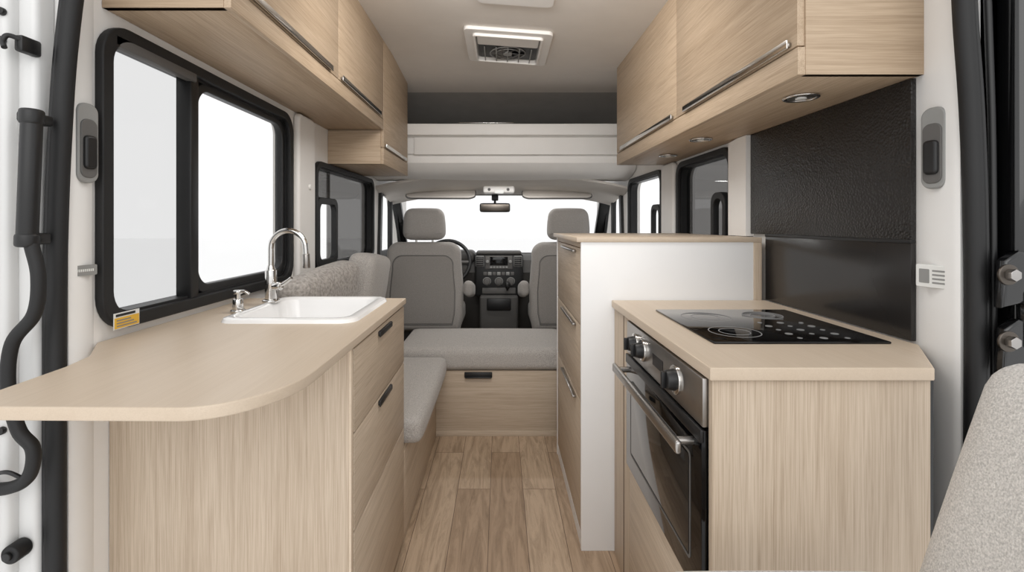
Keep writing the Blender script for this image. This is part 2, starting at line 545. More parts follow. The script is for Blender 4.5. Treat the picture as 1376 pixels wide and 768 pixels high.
for nm, x, s, a in (("window_6", -0.97, -1, 3.80), ("window_7", 1.0, 1, 3.87)):
    g = grp(nm)
    o = [(a - 0.03, 0.94), (4.66, 0.94), (4.38, 1.50), (a + 0.02, 1.50)]
    i_ = [(a + 0.03, 1.0), (4.55, 1.0), (4.33, 1.445), (a + 0.07, 1.445)]
    plateYZ("frame", [o, i_], x - s * 0.012, 0.024, BLACK, g)
    plateYZ("pane", [[(a, .96), (4.62, .96), (4.36, 1.48), (a + .03, 1.48)]], x + s * 0.03, 0.004, GLS, g)
    box("quarter_post", x - 0.02, x + 0.02, 4.20, 4.235, 0.98, 1.47, BLACK, g)

# ------------------------------------------------------------------ rear door surround
g = grp("trim_1")
pl = [(-0.97, 1.142), (-0.966, 1.132), (-0.957, 1.078), (-0.962, 1.066), (-1.04, 1.066), (-1.04, 1.142)]
plate("pillar_left", [pl], 2.36, Matrix.Translation((0, 0, 1.18)), WHITE, g)
g = grp("trim_2")
pr = [(1.0, 1.145), (0.996, 1.125), (0.977, 1.032), (0.981, 1.02), (1.07, 1.02), (1.07, 1.145)]
plate("pillar_right", [pr], 2.36, Matrix.Translation((0, 0, 1.18)), WHITE, g)
g = grp("trim_3")
box("roof_header", -1.04, 1.07, 1.02, 1.10, 2.26, 2.36, WHITE, g)

g = grp("door_seal")
Ls = [(0.0, -0.970), (0.9, -0.970), (1.22, -0.966), (1.45, -0.956), (1.62, -0.943), (1.80, -0.918), (2.0, -0.87), (2.15, -0.79), (2.235, -0.65)]
Rs = [(2.235, 0.68), (2.15, 0.83), (2.0, 0.925), (1.80, 0.963), (1.62, 0.976), (1.45, 0.988), (1.22, 0.996), (0.9, 0.998), (0.0, 0.990)]
pts = [(x, 1.045, z) for z, x in Ls] + [(0, 1.045, 2.245)] + [(x, 1.005, z) for z, x in Rs]
tube("seal_bulb", pts, 0.0185, RUBBER, g)
pts2 = [(p[0] - (0.013 if p[0] < 0 else -0.013), p[1] - 0.006, p[2] + (0.016 if abs(p[0]) < .7 else 0)) for p in pts]
tube("seal_lip", pts2, 0.009, BLACK, g)

g = grp("door_1")
box("jamb", -1.20, -0.99, 1.02, 1.07, -0.02, 2.36, JAMB, g, bev=0.012, seg=3)
box("jamb_step", -1.20, -1.025, 0.995, 1.03, -0.02, 2.36, JAMB, g, bev=0.014, seg=3)
box("jamb_ridge", -1.10, -1.058, 0.960, 1.00, -0.02, 2.36, JAMB, g, bev=0.010, seg=3)
box("door_inner", -2.0, -1.19, 0.96, 1.03, -0.02, 2.3, JAMB, g, bev=0.03, seg=4)
for z in (0.79, 1.66, 1.60):
    cyl("plug", (-1.035, 0.998, z), (-1.035, 0.988, z), 0.008, BLACK, g, bev=0.002)
cyl("buffer", (-1.012, 1.02, 0.535), (-1.012, 0.985, 0.535), 0.019, RUBBER, g, bev=0.005)
cyl("buffer_core", (-1.012, 0.985, 0.535), (-1.012, 0.978, 0.535), 0.009, BLACK, g, bev=0.002)
box("hook_plate", -1.003, -0.984, 0.985, 1.03, 1.575, 1.61, BLACK, g, bev=0.006)
tube("hook", [(-0.99, .99, 1.60), (-1.003, .975, 1.603), (-1.008, .97, 1.59), (-1.0, .965, 1.575)], 0.005, BLACK, g)

g = grp("gas_strut")
SY = 0.972
cyl("body", (-0.961, SY, 1.18), (-0.951, SY, 1.435), 0.0175, BLACK, g, bev=0.006)
cyl("cap_top", (-0.952, SY, 1.42), (-0.951, SY, 1.452), 0.0200, BLACK, g, bev=0.006)
cyl("cap_bottom", (-0.961, SY, 1.172), (-0.960, SY, 1.20), 0.0200, BLACK, g, bev=0.006)
box("bracket_a", -0.975, -0.950, SY - 0.01, 1.020, 1.425, 1.447, BLACK, g, bev=0.005)
box("bracket_b", -0.98, -0.955, SY - 0.01, 1.020, 1.176, 1.200, BLACK, g, bev=0.005)
tube("hose", [(-0.952, SY, 1.177), (-0.938, SY, 1.113), (-0.946, SY, 1.037), (-0.991, SY, 0.976), (-0.999, SY, 0.885), (-0.978, SY, 0.801), (-0.949, SY, 0.763), (-0.956, SY, 0.709), (-0.994, SY, 0.684), (-1.06, SY, 0.679)], 0.0125, RUBBER, g)
tube("hose_clip", [(-1.03, SY, 0.71), (-0.99, SY - .01, 0.72), (-0.965, SY, 0.70)], 0.004, BLACK, g)

g = grp("door_2")
box("jamb", 1.012, 1.20, 1.02, 1.07, -0.02, 2.36, GLOSSB, g, bev=0.012, seg=3)
box("jamb_step", 1.058, 1.20, 0.975, 1.03, -0.02, 2.36, GLOSSB, g, bev=0.014, seg=3)
tube("jamb_bead", [(1.035, 1.005, 0), (1.035, 1.005, 1.2), (1.027, 1.005, 1.6), (1.01, 1.005, 2.0)], 0.007, BLACK, g)
box("door_inner", 1.19, 2.0, 0.96, 1.03, -0.02, 2.3, GLOSSB, g, bev=0.03, seg=4)
hinge = [(1.005, 1.05), (1.05, 1.06), (1.09, 1.11), (1.095, 1.155), (1.04, 1.165), (1.01, 1.145)]
plateXZ("hinge_upper", [hinge], 0.967, 0.022, GLOSSB, g, bev=0.006)
plateXZ("hinge_lower", [[(x, z - 0.137) for x, z in hinge]], 0.967, 0.022, GLOSSB, g, bev=0.006)
box("hinge_web", 1.045, 1.10, 0.95, 0.975, 0.965, 1.09, GLOSSB, g, bev=0.01)
for z in (1.118, 0.985):
    cyl("bolt_washer", (1.012, 0.956, z), (1.012, 0.950, z), 0.021, DSTEEL, g, bev=0.002)
    cyl("bolt_head", (1.012, 0.950, z), (1.012, 0.937, z), 0.012, STEEL, g, seg=6, bev=0.001)

def latch(name, cx, cy, cz, rz, w=1.0):
    g = grp(name)
    M = Matrix.Translation((cx, cy, cz)) @ Matrix.Rotation(rz, 4, 'Z') @ AX_XZ
    plate("bezel", [rr(-0.029 * w, 0.029 * w, -0.092, 0.092, 0.022)], 0.012, M, LABELG, g, bev=0.004)
    plate("recess", [rr(-0.022 * w, 0.022 * w, -0.080, 0.055, 0.016)], 0.014, M @ Matrix.Translation((0, 0, 0.002)), DGREY, g, bev=0.002)
    plate("lever", [rr(-0.017 * w, 0.017 * w, -0.055, 0.022, 0.010)], 0.022, M @ Matrix.Translation((0, -0.005, 0.006)), BLACK, g, bev=0.006)
    return g
aL = math.atan2(-0.009, 0.054) + pi / 2
aR = math.atan2(-0.019, -0.093) + pi / 2
latch("door_latch", -0.9545, 1.104, 1.405, aL, 0.85)
latch("door_latch", 0.9805, 1.080, 1.390, aR, 0.9)

g = grp("badge_plate")
Mb = Matrix.Translation((-0.958, 1.104, 1.112)) @ Matrix.Rotation(aL, 4, 'Z') @ AX_XZ
plate("plate", [rr(-0.026, 0.026, -0.012, 0.012, 0.003)], 0.006, Mb, LABELG, g)
for i in range(9):
    plate("print", [rr(-0.021 + i * .0045, -0.0185 + i * .0045, -0.003, 0.003, 0.0005, 2)], 0.0075, Mb, LABELW, g)
g = grp("info_plate")
Mb = Matrix.Translation((0.982, 1.083, 1.10)) @ Matrix.Rotation(aR, 4, 'Z') @ AX_XZ
plate("plate", [rr(-0.036, 0.036, -0.026, 0.026, 0.004)], 0.010, Mb, LABELW, g, bev=0.002)
plate("print_a", [rr(-0.028, -0.006, -0.016, 0.016, 0.002)], 0.0110, Mb, LABELG, g)
for i in range(4):
    plate("print_line", [rr(0.0, 0.026, -0.016 + i * .009, -0.012 + i * .009, 0.001, 2)], 0.0110, Mb, LABELG, g)

# ------------------------------------------------------------------ left kitchen unit
CZ = 0.935
g = grp("sink_cabinet")
ctop = [(-0.965, 1.83), (-0.965, 1.145), (-0.885, 1.03), (-0.866, 0.95), (-0.856, 0.765), (-0.836, 0.745)]
for i in range(15):
    a = radians(-90 + 90 * i / 14)
    ctop.append((-0.50 + 0.14 * cos(a), 0.925 + 0.185 * sin(a)))
ctop += [(-0.36, 1.83)]
sinkhole = rr(-0.785, -0.445, 1.385, 1.775, 0.03)
plate("countertop", [ctop, sinkhole], 0.022, Matrix.Translation((0, 0, CZ - 0.011)), CT, g, bev=0.003)
box("end_panel", -0.968, -0.372, 1.185, 1.205, 0.0, CZ - 0.022, WZ, g, bev=0.001)
box("corner_post", -0.374, -0.368, 1.183, 1.20, 0.0, CZ - 0.022, CTX, g, bev=0.001)
box("far_panel", -0.968, -0.372, 1.81, 1.828, 0.0, CZ - 0.022, WZ, g, bev=0.001)
box("carcass_front", -0.395, -0.385, 1.20, 1.815, 0.0, CZ - 0.022, DARKGAP, g, bev=0)
for i, (a, b) in enumerate(((0.694, 0.905), (0.446, 0.689), (0.02, 0.441))):
    box("drawer_front_%d" % (i + 1), -0.385, -0.367, 1.206, 1.826, a, b, WY, g, bev=0.0015)
for zt in (0.893, 0.683):
    box("pull_%d" % int(zt * 1000), -0.368, -0.360, 1.44, 1.60, zt - 0.012, zt + 0.002, BLACK, g, bev=0.003)
    box("pull_lip_%d" % int(zt * 1000), -0.363, -0.359, 1.44, 1.60, zt - 0.016, zt, BLACK, g, bev=0.002)

g = grp("sink")
rows = []
prof = [(0.0, 0.0), (0.004, 0.010), (0.012, 0.013), (0.030, 0.012), (0.038, 0.006), (0.044, -0.02), (0.052, -0.10), (0.075, -0.125), (0.13, -0.13)]
x0, x1, y0, y1 = -0.815, -0.415, 1.36, 1.80
for off, dz in prof:
    r = max(0.012, 0.05 - off * 0.3)
    q = rr(x0 + off, x1 - off, y0 + off, y1 - off, r, 6)
    rows.append([(p[0], p[1], CZ + dz) for p in q] + [(q[0][0], q[0][1], CZ + dz)])
cx, cy = (x0 + x1) / 2, (y0 + y1) / 2
rows.append([(cx, cy, CZ - 0.133)] * len(rows[0]))
grid_surface("basin", rows, SINKW, g)
cyl("drain", (cx, cy, CZ - 0.133), (cx, cy, CZ - 0.127), 0.035, CHROME, g, bev=0.002)

g = grp("faucet")
fx, fy = -0.795, 1.66
cyl("base", (fx, fy, CZ + 0.012), (fx, fy, CZ + 0.022), 0.028, CHROME, g, bev=0.003)
cyl("column", (fx, fy, CZ + 0.02), (fx, fy, CZ + 0.125), 0.019, CHROME, g, bev=0.003)
cyl("collar", (fx, fy, CZ + 0.12), (fx, fy, CZ + 0.14), 0.016, CHROME, g, r1=0.011)
arc = [(fx, fy, CZ + 0.13), (fx, fy, CZ + 0.19)]
for i in range(11):
    a = pi - pi * i / 10
    arc.append((fx + 0.06 + 0.06 * cos(a), fy, CZ + 0.200 + 0.060 * sin(a)))
arc += [(fx + 0.122, fy, CZ + 0.170)]
tube("gooseneck", arc, 0.0095, CHROME, g)
cyl("spout", (fx + 0.122, fy, CZ + 0.180), (fx + 0.124, fy, CZ + 0.130), 0.012, NICKEL, g, bev=0.002)
cyl("lever_hub", (fx + 0.015, fy - 0.01, CZ + 0.07), (fx + 0.045, fy - 0.02, CZ + 0.07), 0.014, CHROME, g, bev=0.003)
tube("lever", [(fx + 0.04, fy - 0.02, CZ + 0.072), (fx + 0.06, fy - 0.025, CZ + 0.082), (fx + 0.085, fy - 0.03, CZ + 0.100)], 0.006, CHROME, g)

g = grp("soap_dispenser")
sx, sy = -0.838, 1.53
cyl("base", (sx, sy, CZ), (sx, sy, CZ + 0.010), 0.022, CHROME, g, bev=0.003)
cyl("body", (sx, sy, CZ + 0.008), (sx, sy, CZ + 0.045), 0.017, CHROME, g, bev=0.003, r1=0.015)
cyl("neck", (sx, sy, CZ + 0.04), (sx, sy, CZ + 0.062), 0.008, CHROME, g)
cyl("cap", (sx, sy, CZ + 0.06), (sx, sy, CZ + 0.072), 0.014, CHROME, g, bev=0.003)
tube("nozzle", [(sx, sy, CZ + 0.066), (sx + 0.02, sy, CZ + 0.068), (sx + 0.035, sy, CZ + 0.060)], 0.005, CHROME, g)

# ------------------------------------------------------------------ right: tall drawer unit
g = grp("drawer_cabinet")
box("top_board", 0.285, 0.975, 1.781, 2.56, 1.150, 1.168, CT, g, bev=0.002)
box("side_panel", 0.302, 0.945, 1.784, 1.80, 0.0, 1.150, WPANEL, g, bev=0.001)
box("side_post", 0.945, 0.975, 1.782, 1.82, 0.0, 1.150, WZ, g, bev=0.001)
box("far_panel", 0.302, 0.975, 2.53, 2.55, 0.0, 1.150, WPANEL, g, bev=0.001)
box("carcass_front", 0.325, 0.335, 1.80, 2.53, 0.0, 1.150, DARKGAP, g, bev=0)
box("kick", 0.305, 0.325, 1.80, 2.55, 0.0, 0.05, WPANEL, g, bev=0)
for i, (a, b) in enumerate(((0.836, 1.125), (0.546, 0.831), (0.055, 0.541))):
    box("drawer_front_%d" % (i + 1), 0.305, 0.325, 1.803, 2.548, a, b, WY, g, bev=0.0015)
    box("handle_%d" % (i + 1), 0.290, 0.306, 1.92, 2.30, b - 0.020, b - 0.010, NICKEL, g, bev=0.003)
box("front_rail", 0.305, 0.325, 1.803, 2.548, 1.128, 1.150, WY, g, bev=0.001)

# ------------------------------------------------------------------ right: oven unit
g = grp("oven_cabinet")
rt = [(0.415, 0.945), (0.858, 0.945), (0.985, 1.125), (0.985, 1.778), (0.415, 1.778)]
plate("countertop", [rt], 0.026, Matrix.Translation((0, 0, CZ - 0.013)), CT, g, bev=0.003)
box("end_panel", 0.425, 0.862, 0.958, 0.976, 0.0, CZ - 0.026, WZ, g, bev=0.001)
box("filler_panel", 0.425, 0.443, 1.575, 1.778, 0.0, CZ - 0.026, WZ, g, bev=0.001)
box("filler_joint", 0.4235, 0.4255, 1.640, 1.643, 0.0, CZ - 0.026, DARKGAP, g, bev=0)
box("lower_drawer", 0.425, 0.443, 0.978, 1.572, 0.02, 0.425, WY, g, bev=0.002)
box("carcass", 0.45, 0.98, 1.14, 1.775, 0.0, 0.42, DARKGAP, g, bev=0)

g = grp("oven")
oy0, oy1 = 0.982, 1.568
box("body", 0.44, 0.90, oy0 + 0.01, oy1 - 0.01, 0.43, 0.905, BLACK, g, bev=0.003)
box("control_panel", 0.415, 0.44, oy0, oy1, 0.800, 0.903, STEEL, g, bev=0.004)
box("door", 0.413, 0.44, oy0, oy1, 0.435, 0.795, BGLASS, g, bev=0.004)
box("door_trim_top", 0.411, 0.42, oy0, oy1, 0.768, 0.796, BLACK, g, bev=0.002)
box("door_window", 0.4115, 0.4135, oy0 + .065, oy1 - .065, 0.500, 0.715, OVGLASS, g, bev=0.0005)
plateYZ("door_window_frame", [rr(oy0 + .055, oy1 - .055, 0.490, 0.725, 0.012), rr(oy0 + .060, oy1 - .060, 0.495, 0.720, 0.010)], 0.4125, 0.002, DGREY, g)
for yy in (oy0 + 0.045, oy1 - 0.045):
    cyl("handle_mount", (0.415, yy, 0.755), (0.378, yy, 0.755), 0.009, NICKEL, g)
box("handle_bar", 0.364, 0.378, oy0 + 0.01, oy1 - 0.01, 0.740, 0.768, STEEL, g, bev=0.006, seg=3)
for yy in (1.125, 1.385, 1.46):
    rk = 0.026 if yy < 1.2 else 0.024
    cyl("knob_ring", (0.416, yy, 0.853), (0.408, yy, 0.853), rk + 0.008, CHROME, g, bev=0.002)
    cyl("knob", (0.410, yy, 0.853), (0.388, yy, 0.853), rk, BLACK, g, r1=rk * 0.82, bev=0.003)
    box("knob_grip", 0.378, 0.389, yy - 0.005, yy + 0.005, 0.853 - rk * .75, 0.853 + rk * .75, BLACK, g, bev=0.002)
box("clock_window", 0.4138, 0.4155, 1.22, 1.30, 0.838, 0.868, BLACK, g, bev=0)

g = grp("cooktop")
box("glass", 0.505, 0.925, 1.13, 1.555, CZ + 0.0002, CZ + 0.006, BGLASS, g, bev=0.002)
zc = CZ + 0.0060
for (bx, by, R) in ((0.605, 1.235, 0.062), (0.615, 1.43, 0.070), (0.80, 1.46, 0.055)):
    for k in (1.0, 0.6):
        torus("zone_ring", (bx, by, zc), R * k, 0.0014, GREYMARK, g, n=56, m=6, squash=0.4)
for i in range(5):
    for j in range(3):
        cyl("control_dot", (0.73 + j * 0.058, 1.165 + i * 0.045, zc - .001), (0.73 + j * 0.058, 1.165 + i * 0.045, zc + 0.0012), 0.009 if (i + j) % 2 else 0.006, GREYMARK, g, bev=0.0005, seg=20)

g = grp("splashback")
box("upper_panel", 0.986, 0.999, 1.148, 1.885, 1.180, 1.568, LEATHER, g, bev=0.002)
box("lower_panel", 0.986, 0.999, 1.148, 1.780, 0.937, 1.172, DPANEL, g, bev=0.002)
box("joint_strip", 0.984, 0.999, 1.148, 1.780, 1.171, 1.181, BLACK, g, bev=0.002)
g = grp("trim_4")
plateYZ("pillar", [[(1.89, 1.170), (2.035, 1.170), (2.035, 1.56), (1.96, 1.568), (1.888, 1.568)]], 0.985, 0.03, WPLAST, g)
g = grp("trim_5")
plateYZ("pillar", [rr(2.69, 2.89, 0.6, 1.568, 0.03)], 0.985, 0.03, WPLAST, g, bev=0.012)
g = grp("trim_6")
plateYZ("pillar", [rr(2.24, 2.44, 0.5, 1.74, 0.03)], -0.955, 0.03, WPLAST, g, bev=0.012)
cyl("belt_bolt", (-0.942, 2.36, 1.40), (-0.93, 2.36, 1.40), 0.012, WPLAST, g)

# ------------------------------------------------------------------ overhead cabinets
def ohc(name, side, xf, xw, z0, ztop, ys, hz, mat=UY):
    g = grp(name)
    s = 1 if side == 'R' else -1
    y0, y1 = ys[0], ys[-1]
    a, b = sorted((xf + s * 0.018, xw))
    box("bottom_board", a, b, y0, y1, z0, z0 + 0.018, mat, g, bev=0.001)
    box("end_near", a, b, y0 - 0.001, y0 + 0.018, z0, ztop, UX, g, bev=0.001)
    box("end_far", a, b, y1 - 0.018, y1 + 0.001, z0, ztop, UX, g, bev=0.001)
    a, b = sorted((xf, xf + s * 0.018))
    box("fascia", a, b, y0, y1, z0, hz - 0.010, mat, g, bev=0.001)
    a2, b2 = sorted((xf + s * 0.018, xf + s * 0.028))
    box("carcass_front", a2, b2, y0 + .01, y1 - .01, z0 + 0.01, ztop, DARKGAP, g, bev=0)
    for i in range(len(ys) - 1):
        box("door_%d" % (i + 1), a, b, ys[i] + 0.0025, ys[i + 1] - 0.0025, hz - 0.006, ztop, mat, g, bev=0.002)
        L = ys[i + 1] - ys[i]
        c, d = sorted((xf - s * 0.012, xf + s * 0.001))
        box("handle_%d" % (i + 1), c, d, ys[i] + 0.03 * L, ys[i + 1] - 0.12 * L, hz - 0.002, hz + 0.010, NICKEL, g, bev=0.004)
        c, d = sorted((xf - s * 0.013, xf - s * 0.008))
        box("handle_lip_%d" % (i + 1), c, d, ys[i] + 0.03 * L, ys[i + 1] - 0.12 * L, hz - 0.006, hz + 0.016, CHROME, g, bev=0.002)
    return g

gR = ohc("overhead_cabinet", 'R', 0.70, 0.998, 1.57, 2.22, [1.125, 1.90, 2.87], 1.645)
for (lx, ly) in ((0.83, 1.32), (0.83, 1.98), (0.86, 2.45)):
    g = grp("downlight")
    torus("ring", (lx, ly, 1.566), 0.040, 0.006, CHROME, g, squash=0.6)
    cyl("lens", (lx, ly, 1.569), (lx, ly, 1.565), 0.034, STEEL, g, bev=0.001)
    cyl("led", (lx, ly, 1.566), (lx, ly, 1.562), 0.014, LABELW, g, bev=0.001)

gL = ohc("overhead_cabinet", 'L', -0.655, -0.969, 1.745, 2.27, [1.165, 1.94, 2.69], 1.812)
gL2 = ohc("overhead_cabinet", 'L', -0.655, -0.969, 1.555, 2.27, [2.692, 3.39], 1.655)

# ------------------------------------------------------------------ bench
g = grp("bench_seat")
box("cross_front", -0.368, 0.325, 2.75, 2.77, 0.01, 0.375, WX, g, bev=0.001)
box("cross_plinth", -0.368, 0.325, 2.745, 2.78, 0.0, 0.03, WX, g, bev=0.001)
box("cross_side", 0.325, 0.345, 2.75, 3.28, 0.0, 0.375, WX, g, bev=0.001)
box("side_front", -0.388, -0.368, 1.83, 2.77, 0.0, 0.345, WY, g, bev=0.001)
box("side_top", -0.965, -0.37, 1.83, 3.28, 0.345, 0.363, WY, g, bev=0.001)
box("cross_top", -0.37, 0.345, 2.77, 3.28, 0.357, 0.375, WX, g, bev=0.001)
box("pull", -0.205, -0.045, 2.738, 2.752, 0.335, 0.368, BLACK, g, bev=0.005)
box("pull_lip", -0.200, -0.050, 2.730, 2.740, 0.335, 0.345, BLACK, g, bev=0.003)
pad("cross_cushion", (-0.10, 3.005, 0.442), (1.00, 0.55, 0.128), 0.035, FAB, g, puff=(0.0, 0.004, 0.012))
pad("side_cushion", (-0.600, 2.275, 0.418), (0.60, 0.87, 0.108), 0.035, FAB, g, puff=(0.004, 0, 0.012))

g = grp("back_cushion")
pad("cushion", (-0.825, 2.175, 0.755), (0.13, 0.60, 0.52), 0.045, FABP, g, puff=(0.02, 0.01, 0.012), rot=(radians(4), radians(8), radians(-4)))
g = grp("back_cushion")
pad("cushion", (-0.800, 2.84, 0.785), (0.15, 0.56, 0.50), 0.045, FAB, g, puff=(0.02, 0.01, 0.01), rot=(radians(-5), radians(9), radians(3)))

# ------------------------------------------------------------------ cab seats
def car_seat(cx, cy):
    g = grp("car_seat")
    w0, w1 = 0.285, 0.270
    o = [(-w0 + 0.02, 0.45), (w0 - 0.02, 0.45), (w0, 0.55), (w0 + 0.003, 0.75), (w1, 0.95)]
    for i in range(9):
        a = radians(90 * i / 8)
        o.append((w1 - 0.09 + 0.09 * cos(a), 0.995 + 0.09 * sin(a)))
    for i in range(9):
        a = radians(90 + 90 * i / 8)
        o.append((-w1 + 0.09 + 0.09 * cos(a), 0.995 + 0.09 * sin(a)))
    o += [(-w1, 0.95), (-w0 - 0.003, 0.75), (-w0, 0.55)]
    M = Matrix.Translation((cx, cy, 0)) @ Matrix.Translation((0, 0, 0.45)) @ Matrix.Rotation(radians(-4), 4, 'X') @ Matrix.Translation((0, 0, -0.45)) @ AX_XZ
    plate("backrest", [o], 0.13, M, FABSEAT, g, bev=0.045)
    ip = [(x * 0.80, 0.50 + (z - 0.45) * 0.76) for x, z in o]
    plate("back_panel", [ip], 0.02, M @ Matrix.Translation((0, 0, 0.062)), FABSEATD, g, bev=0.008)
    ip2 = [(x * 0.815, 0.492 + (z - 0.45) * 0.782) for x, z in o]
    plate("back_piping", [ip2, [(x * .985, 0.505 + (z - .5) * .98) for x, z in ip2]], 0.016, M @ Matrix.Translation((0, 0, 0.062)), DGREY, g, bev=0.0015)
    hc = cy + 0.045
    for dx in (-0.06, 0.06):
        cyl("post", (cx + dx, hc, 1.05), (cx + dx, hc, 1.17), 0.007, CHROME, g)
    pad("headrest", (cx, hc, 1.215), (0.305, 0.12, 0.225), 0.05, FABSEAT, g, puff=(0.01, 0.015, 0.005), taper=0.10)
    box("headrest_seam", cx - 0.135, cx + 0.135, hc - 0.066, hc - 0.05, 1.145, 1.150, FABSEATD, g, bev=0.002)
    pad("seat_pad", (cx, cy + 0.33, 0.50), (0.53, 0.56, 0.16), 0.05, FABSEAT, g, puff=(0, 0, 0.015))
    box("pedestal", cx - 0.20, cx + 0.20, cy + 0.10, cy + 0.52, 0.0, 0.43, DASH, g, bev=0.01)
    for sgn in (-1, 1):
        pad("armrest", (cx + sgn * 0.325, cy + 0.14, 0.725), (0.075, 0.33, 0.11), 0.035, FABSEAT, g, puff=(0, 0, 0.005), rot=(radians(-10), 0, 0))
        cyl("arm_pivot", (cx + sgn * 0.27, cy + 0.03, 0.74), (cx + sgn * 0.35, cy + 0.03, 0.74), 0.034, FABSEATD, g, bev=0.008)
    return g
car_seat(-0.555, 3.47)
car_seat(0.50, 3.47)

# ------------------------------------------------------------------ dashboard
g = grp("dashboard")
sec = [(4.22, 0.40), (4.18, 0.62), (4.10, 0.80), (4.16, 0.90), (4.28, 0.935), (4.84, 0.915), (4.84, 0.0), (4.40, 0.0)]
plateYZ("dash_body", [sec], 0.015, 1.95, DASH, g, bev=0.012)
box("cowl", -0.72, -0.22, 4.10, 4.35, 0.88, 0.985, DASH, g, bev=0.04, seg=4)
box("center_stack", -0.215, 0.195, 4.03, 4.25, 0.60, 0.965, BLACK, g, bev=0.02, seg=3)
box("stack_top", -0.20, 0.18, 4.02, 4.2, 0.958, 0.985, DASH, g, bev=0.012, seg=3)
box("radio_bezel", -0.125, 0.105, 4.018, 4.04, 0.835, 0.948, DGREY, g, bev=0.006)
box("radio_screen", -0.085, 0.065, 4.013, 4.02, 0.870, 0.940, BGLASS, g, bev=0.002)
for s in (-1, 1):
    cyl("radio_knob", (-0.01 + s * 0.096, 4.02, 0.90), (-0.01 + s * 0.096, 4.004, 0.90), 0.013, LABELG, g, bev=0.002)
for i in range(6):
    box("radio_button", -0.085 + i * 0.026, -0.066 + i * 0.026, 4.010, 4.02, 0.846, 0.860, LABELG, g, bev=0.001)
for s in (-1, 1):
    cx_ = -0.01 + s * 0.16
    box("vent_frame", cx_ - 0.036, cx_ + 0.036, 4.018, 4.04, 0.855, 0.948, LABELG, g, bev=0.008)
    box("vent_well", cx_ - 0.031, cx_ + 0.031, 4.015, 4.03, 0.861, 0.942, BLACK, g, bev=0.002)
    for k in range(4):
        box("vent_slat", cx_ - 0.028, cx_ + 0.028, 4.010, 4.022, 0.870 + k * 0.018, 0.876 + k * 0.018, DGREY, g, bev=0.001)
for cxk in (-0.11, -0.01, 0.09):
    cyl("climate_knob", (cxk, 4.03, 0.735), (cxk, 3.995, 0.735), 0.028, DGREY, g, bev=0.004)
    torus("climate_ring", (cxk, 4.015, 0.735), 0.032, 0.003, LABELG, g, axis=(0, 1, 0))
for i in range(7):
    box("switch", -0.14 + i * 0.038, -0.11 + i * 0.038, 4.018, 4.035, 0.785, 0.812, LABELG if i % 2 else DGREY, g, bev=0.002)
box("shelf_slot", -0.15, 0.13, 4.015, 4.03, 0.63, 0.68, DGREY, g, bev=0.004)
box("floor_console", -0.17, 0.15, 3.96, 4.25, 0.0, 0.62, DASH, g, bev=0.02, seg=3)
box("cup_holder", -0.11, 0.09, 3.945, 4.0, 0.50, 0.60, BLACK, g, bev=0.01)
cyl("gear_stem", (0.06, 4.03, 0.66), (0.06, 3.93, 0.70), 0.01, BLACK, g)
pad("gear_knob", (0.06, 3.92, 0.715), (0.045, 0.045, 0.06), 0.02, BLACK, g, cuts=6)
for s, cxv in ((-1, -0.80), (1, 0.82)):
    torus("side_vent", (cxv, 4.12, 0.85), 0.045, 0.008, DGREY, g, axis=(0, 1, 0))
box("glovebox", 0.30, 0.80, 4.085, 4.12, 0.66, 0.79, DGREY, g, bev=0.01)

g = grp("steering_wheel")
wc = Vector((-0.44, 3.96, 0.90))
ax = Vector((0, -1, 0.45)).normalized()
torus("rim", wc, 0.19, 0.016, BLACK, g, axis=ax, n=64, m=12)
cyl("hub", wc + ax * -0.03, wc + ax * 0.015, 0.065, BLACK, g, bev=0.01)
up = Vector((0, 0.45, 1)).normalized()
for dv in (Vector((1, 0, 0)), Vector((-1, 0, 0)), -up):
    cyl("spoke", wc + dv * 0.03, wc + dv * 0.185, 0.013, DGREY, g)
cyl("column", wc, wc - ax * 0.22, 0.03, BLACK, g)

for cx_ in (-0.50, 0.48):
    g = grp("sun_visor")
    M = Matrix.Translation((cx_, 4.06, 1.468)) @ Matrix.Rotation(radians(26), 4, 'X')
    plate("panel", [rr(-0.29, 0.29, -0.09, 0.09, 0.06)], 0.026, M, HEADL, g, bev=0.010)
    plate("panel_edge", [rr(-0.295, 0.295, -0.095, 0.095, 0.062), rr(-0.285, 0.285, -0.085, 0.085, 0.058)], 0.012, M, DGREY, g, bev=0.002)
    plate("vanity_mirror", [rr(-0.10, 0.10, -0.045, 0.035, 0.01)], 0.004, M @ Matrix.Translation((0, 0, -0.015)), LABELW, g)
    cyl("hinge_rod", (cx_ - 0.27, 4.15, 1.498), (cx_ + 0.27, 4.15, 1.498), 0.006, DGREY, g)
g = grp("overhead_console")
box("body", -0.14, 0.12, 3.93, 4.12, 1.470, 1.53, WPLAST, g, bev=0.02, seg=4)
box("lamp_lens", -0.045, 0.03, 3.925, 4.0, 1.466, 1.50, LABELW, g, bev=0.004)
for dx in (-0.09, 0.065):
    cyl("switch", (dx, 3.935, 1.50), (dx, 3.925, 1.498), 0.012, DGREY, g)
g = grp("rearview_mirror")
pad("housing", (-0.045, 4.16, 1.357), (0.265, 0.045, 0.080), 0.02, BLACK, g, cuts=8)
box("mirror_glass", -0.168, 0.078, 4.134, 4.14, 1.326, 1.388, DSTEEL, g, bev=0.004)
tube("stem", [(-0.045, 4.18, 1.37), (-0.045, 4.21, 1.42), (-0.045, 4.235, 1.48)], 0.010, BLACK, g)
box("stem_foot", -0.075, -0.015, 4.20, 4.25, 1.42, 1.48, BLACK, g, bev=0.01)

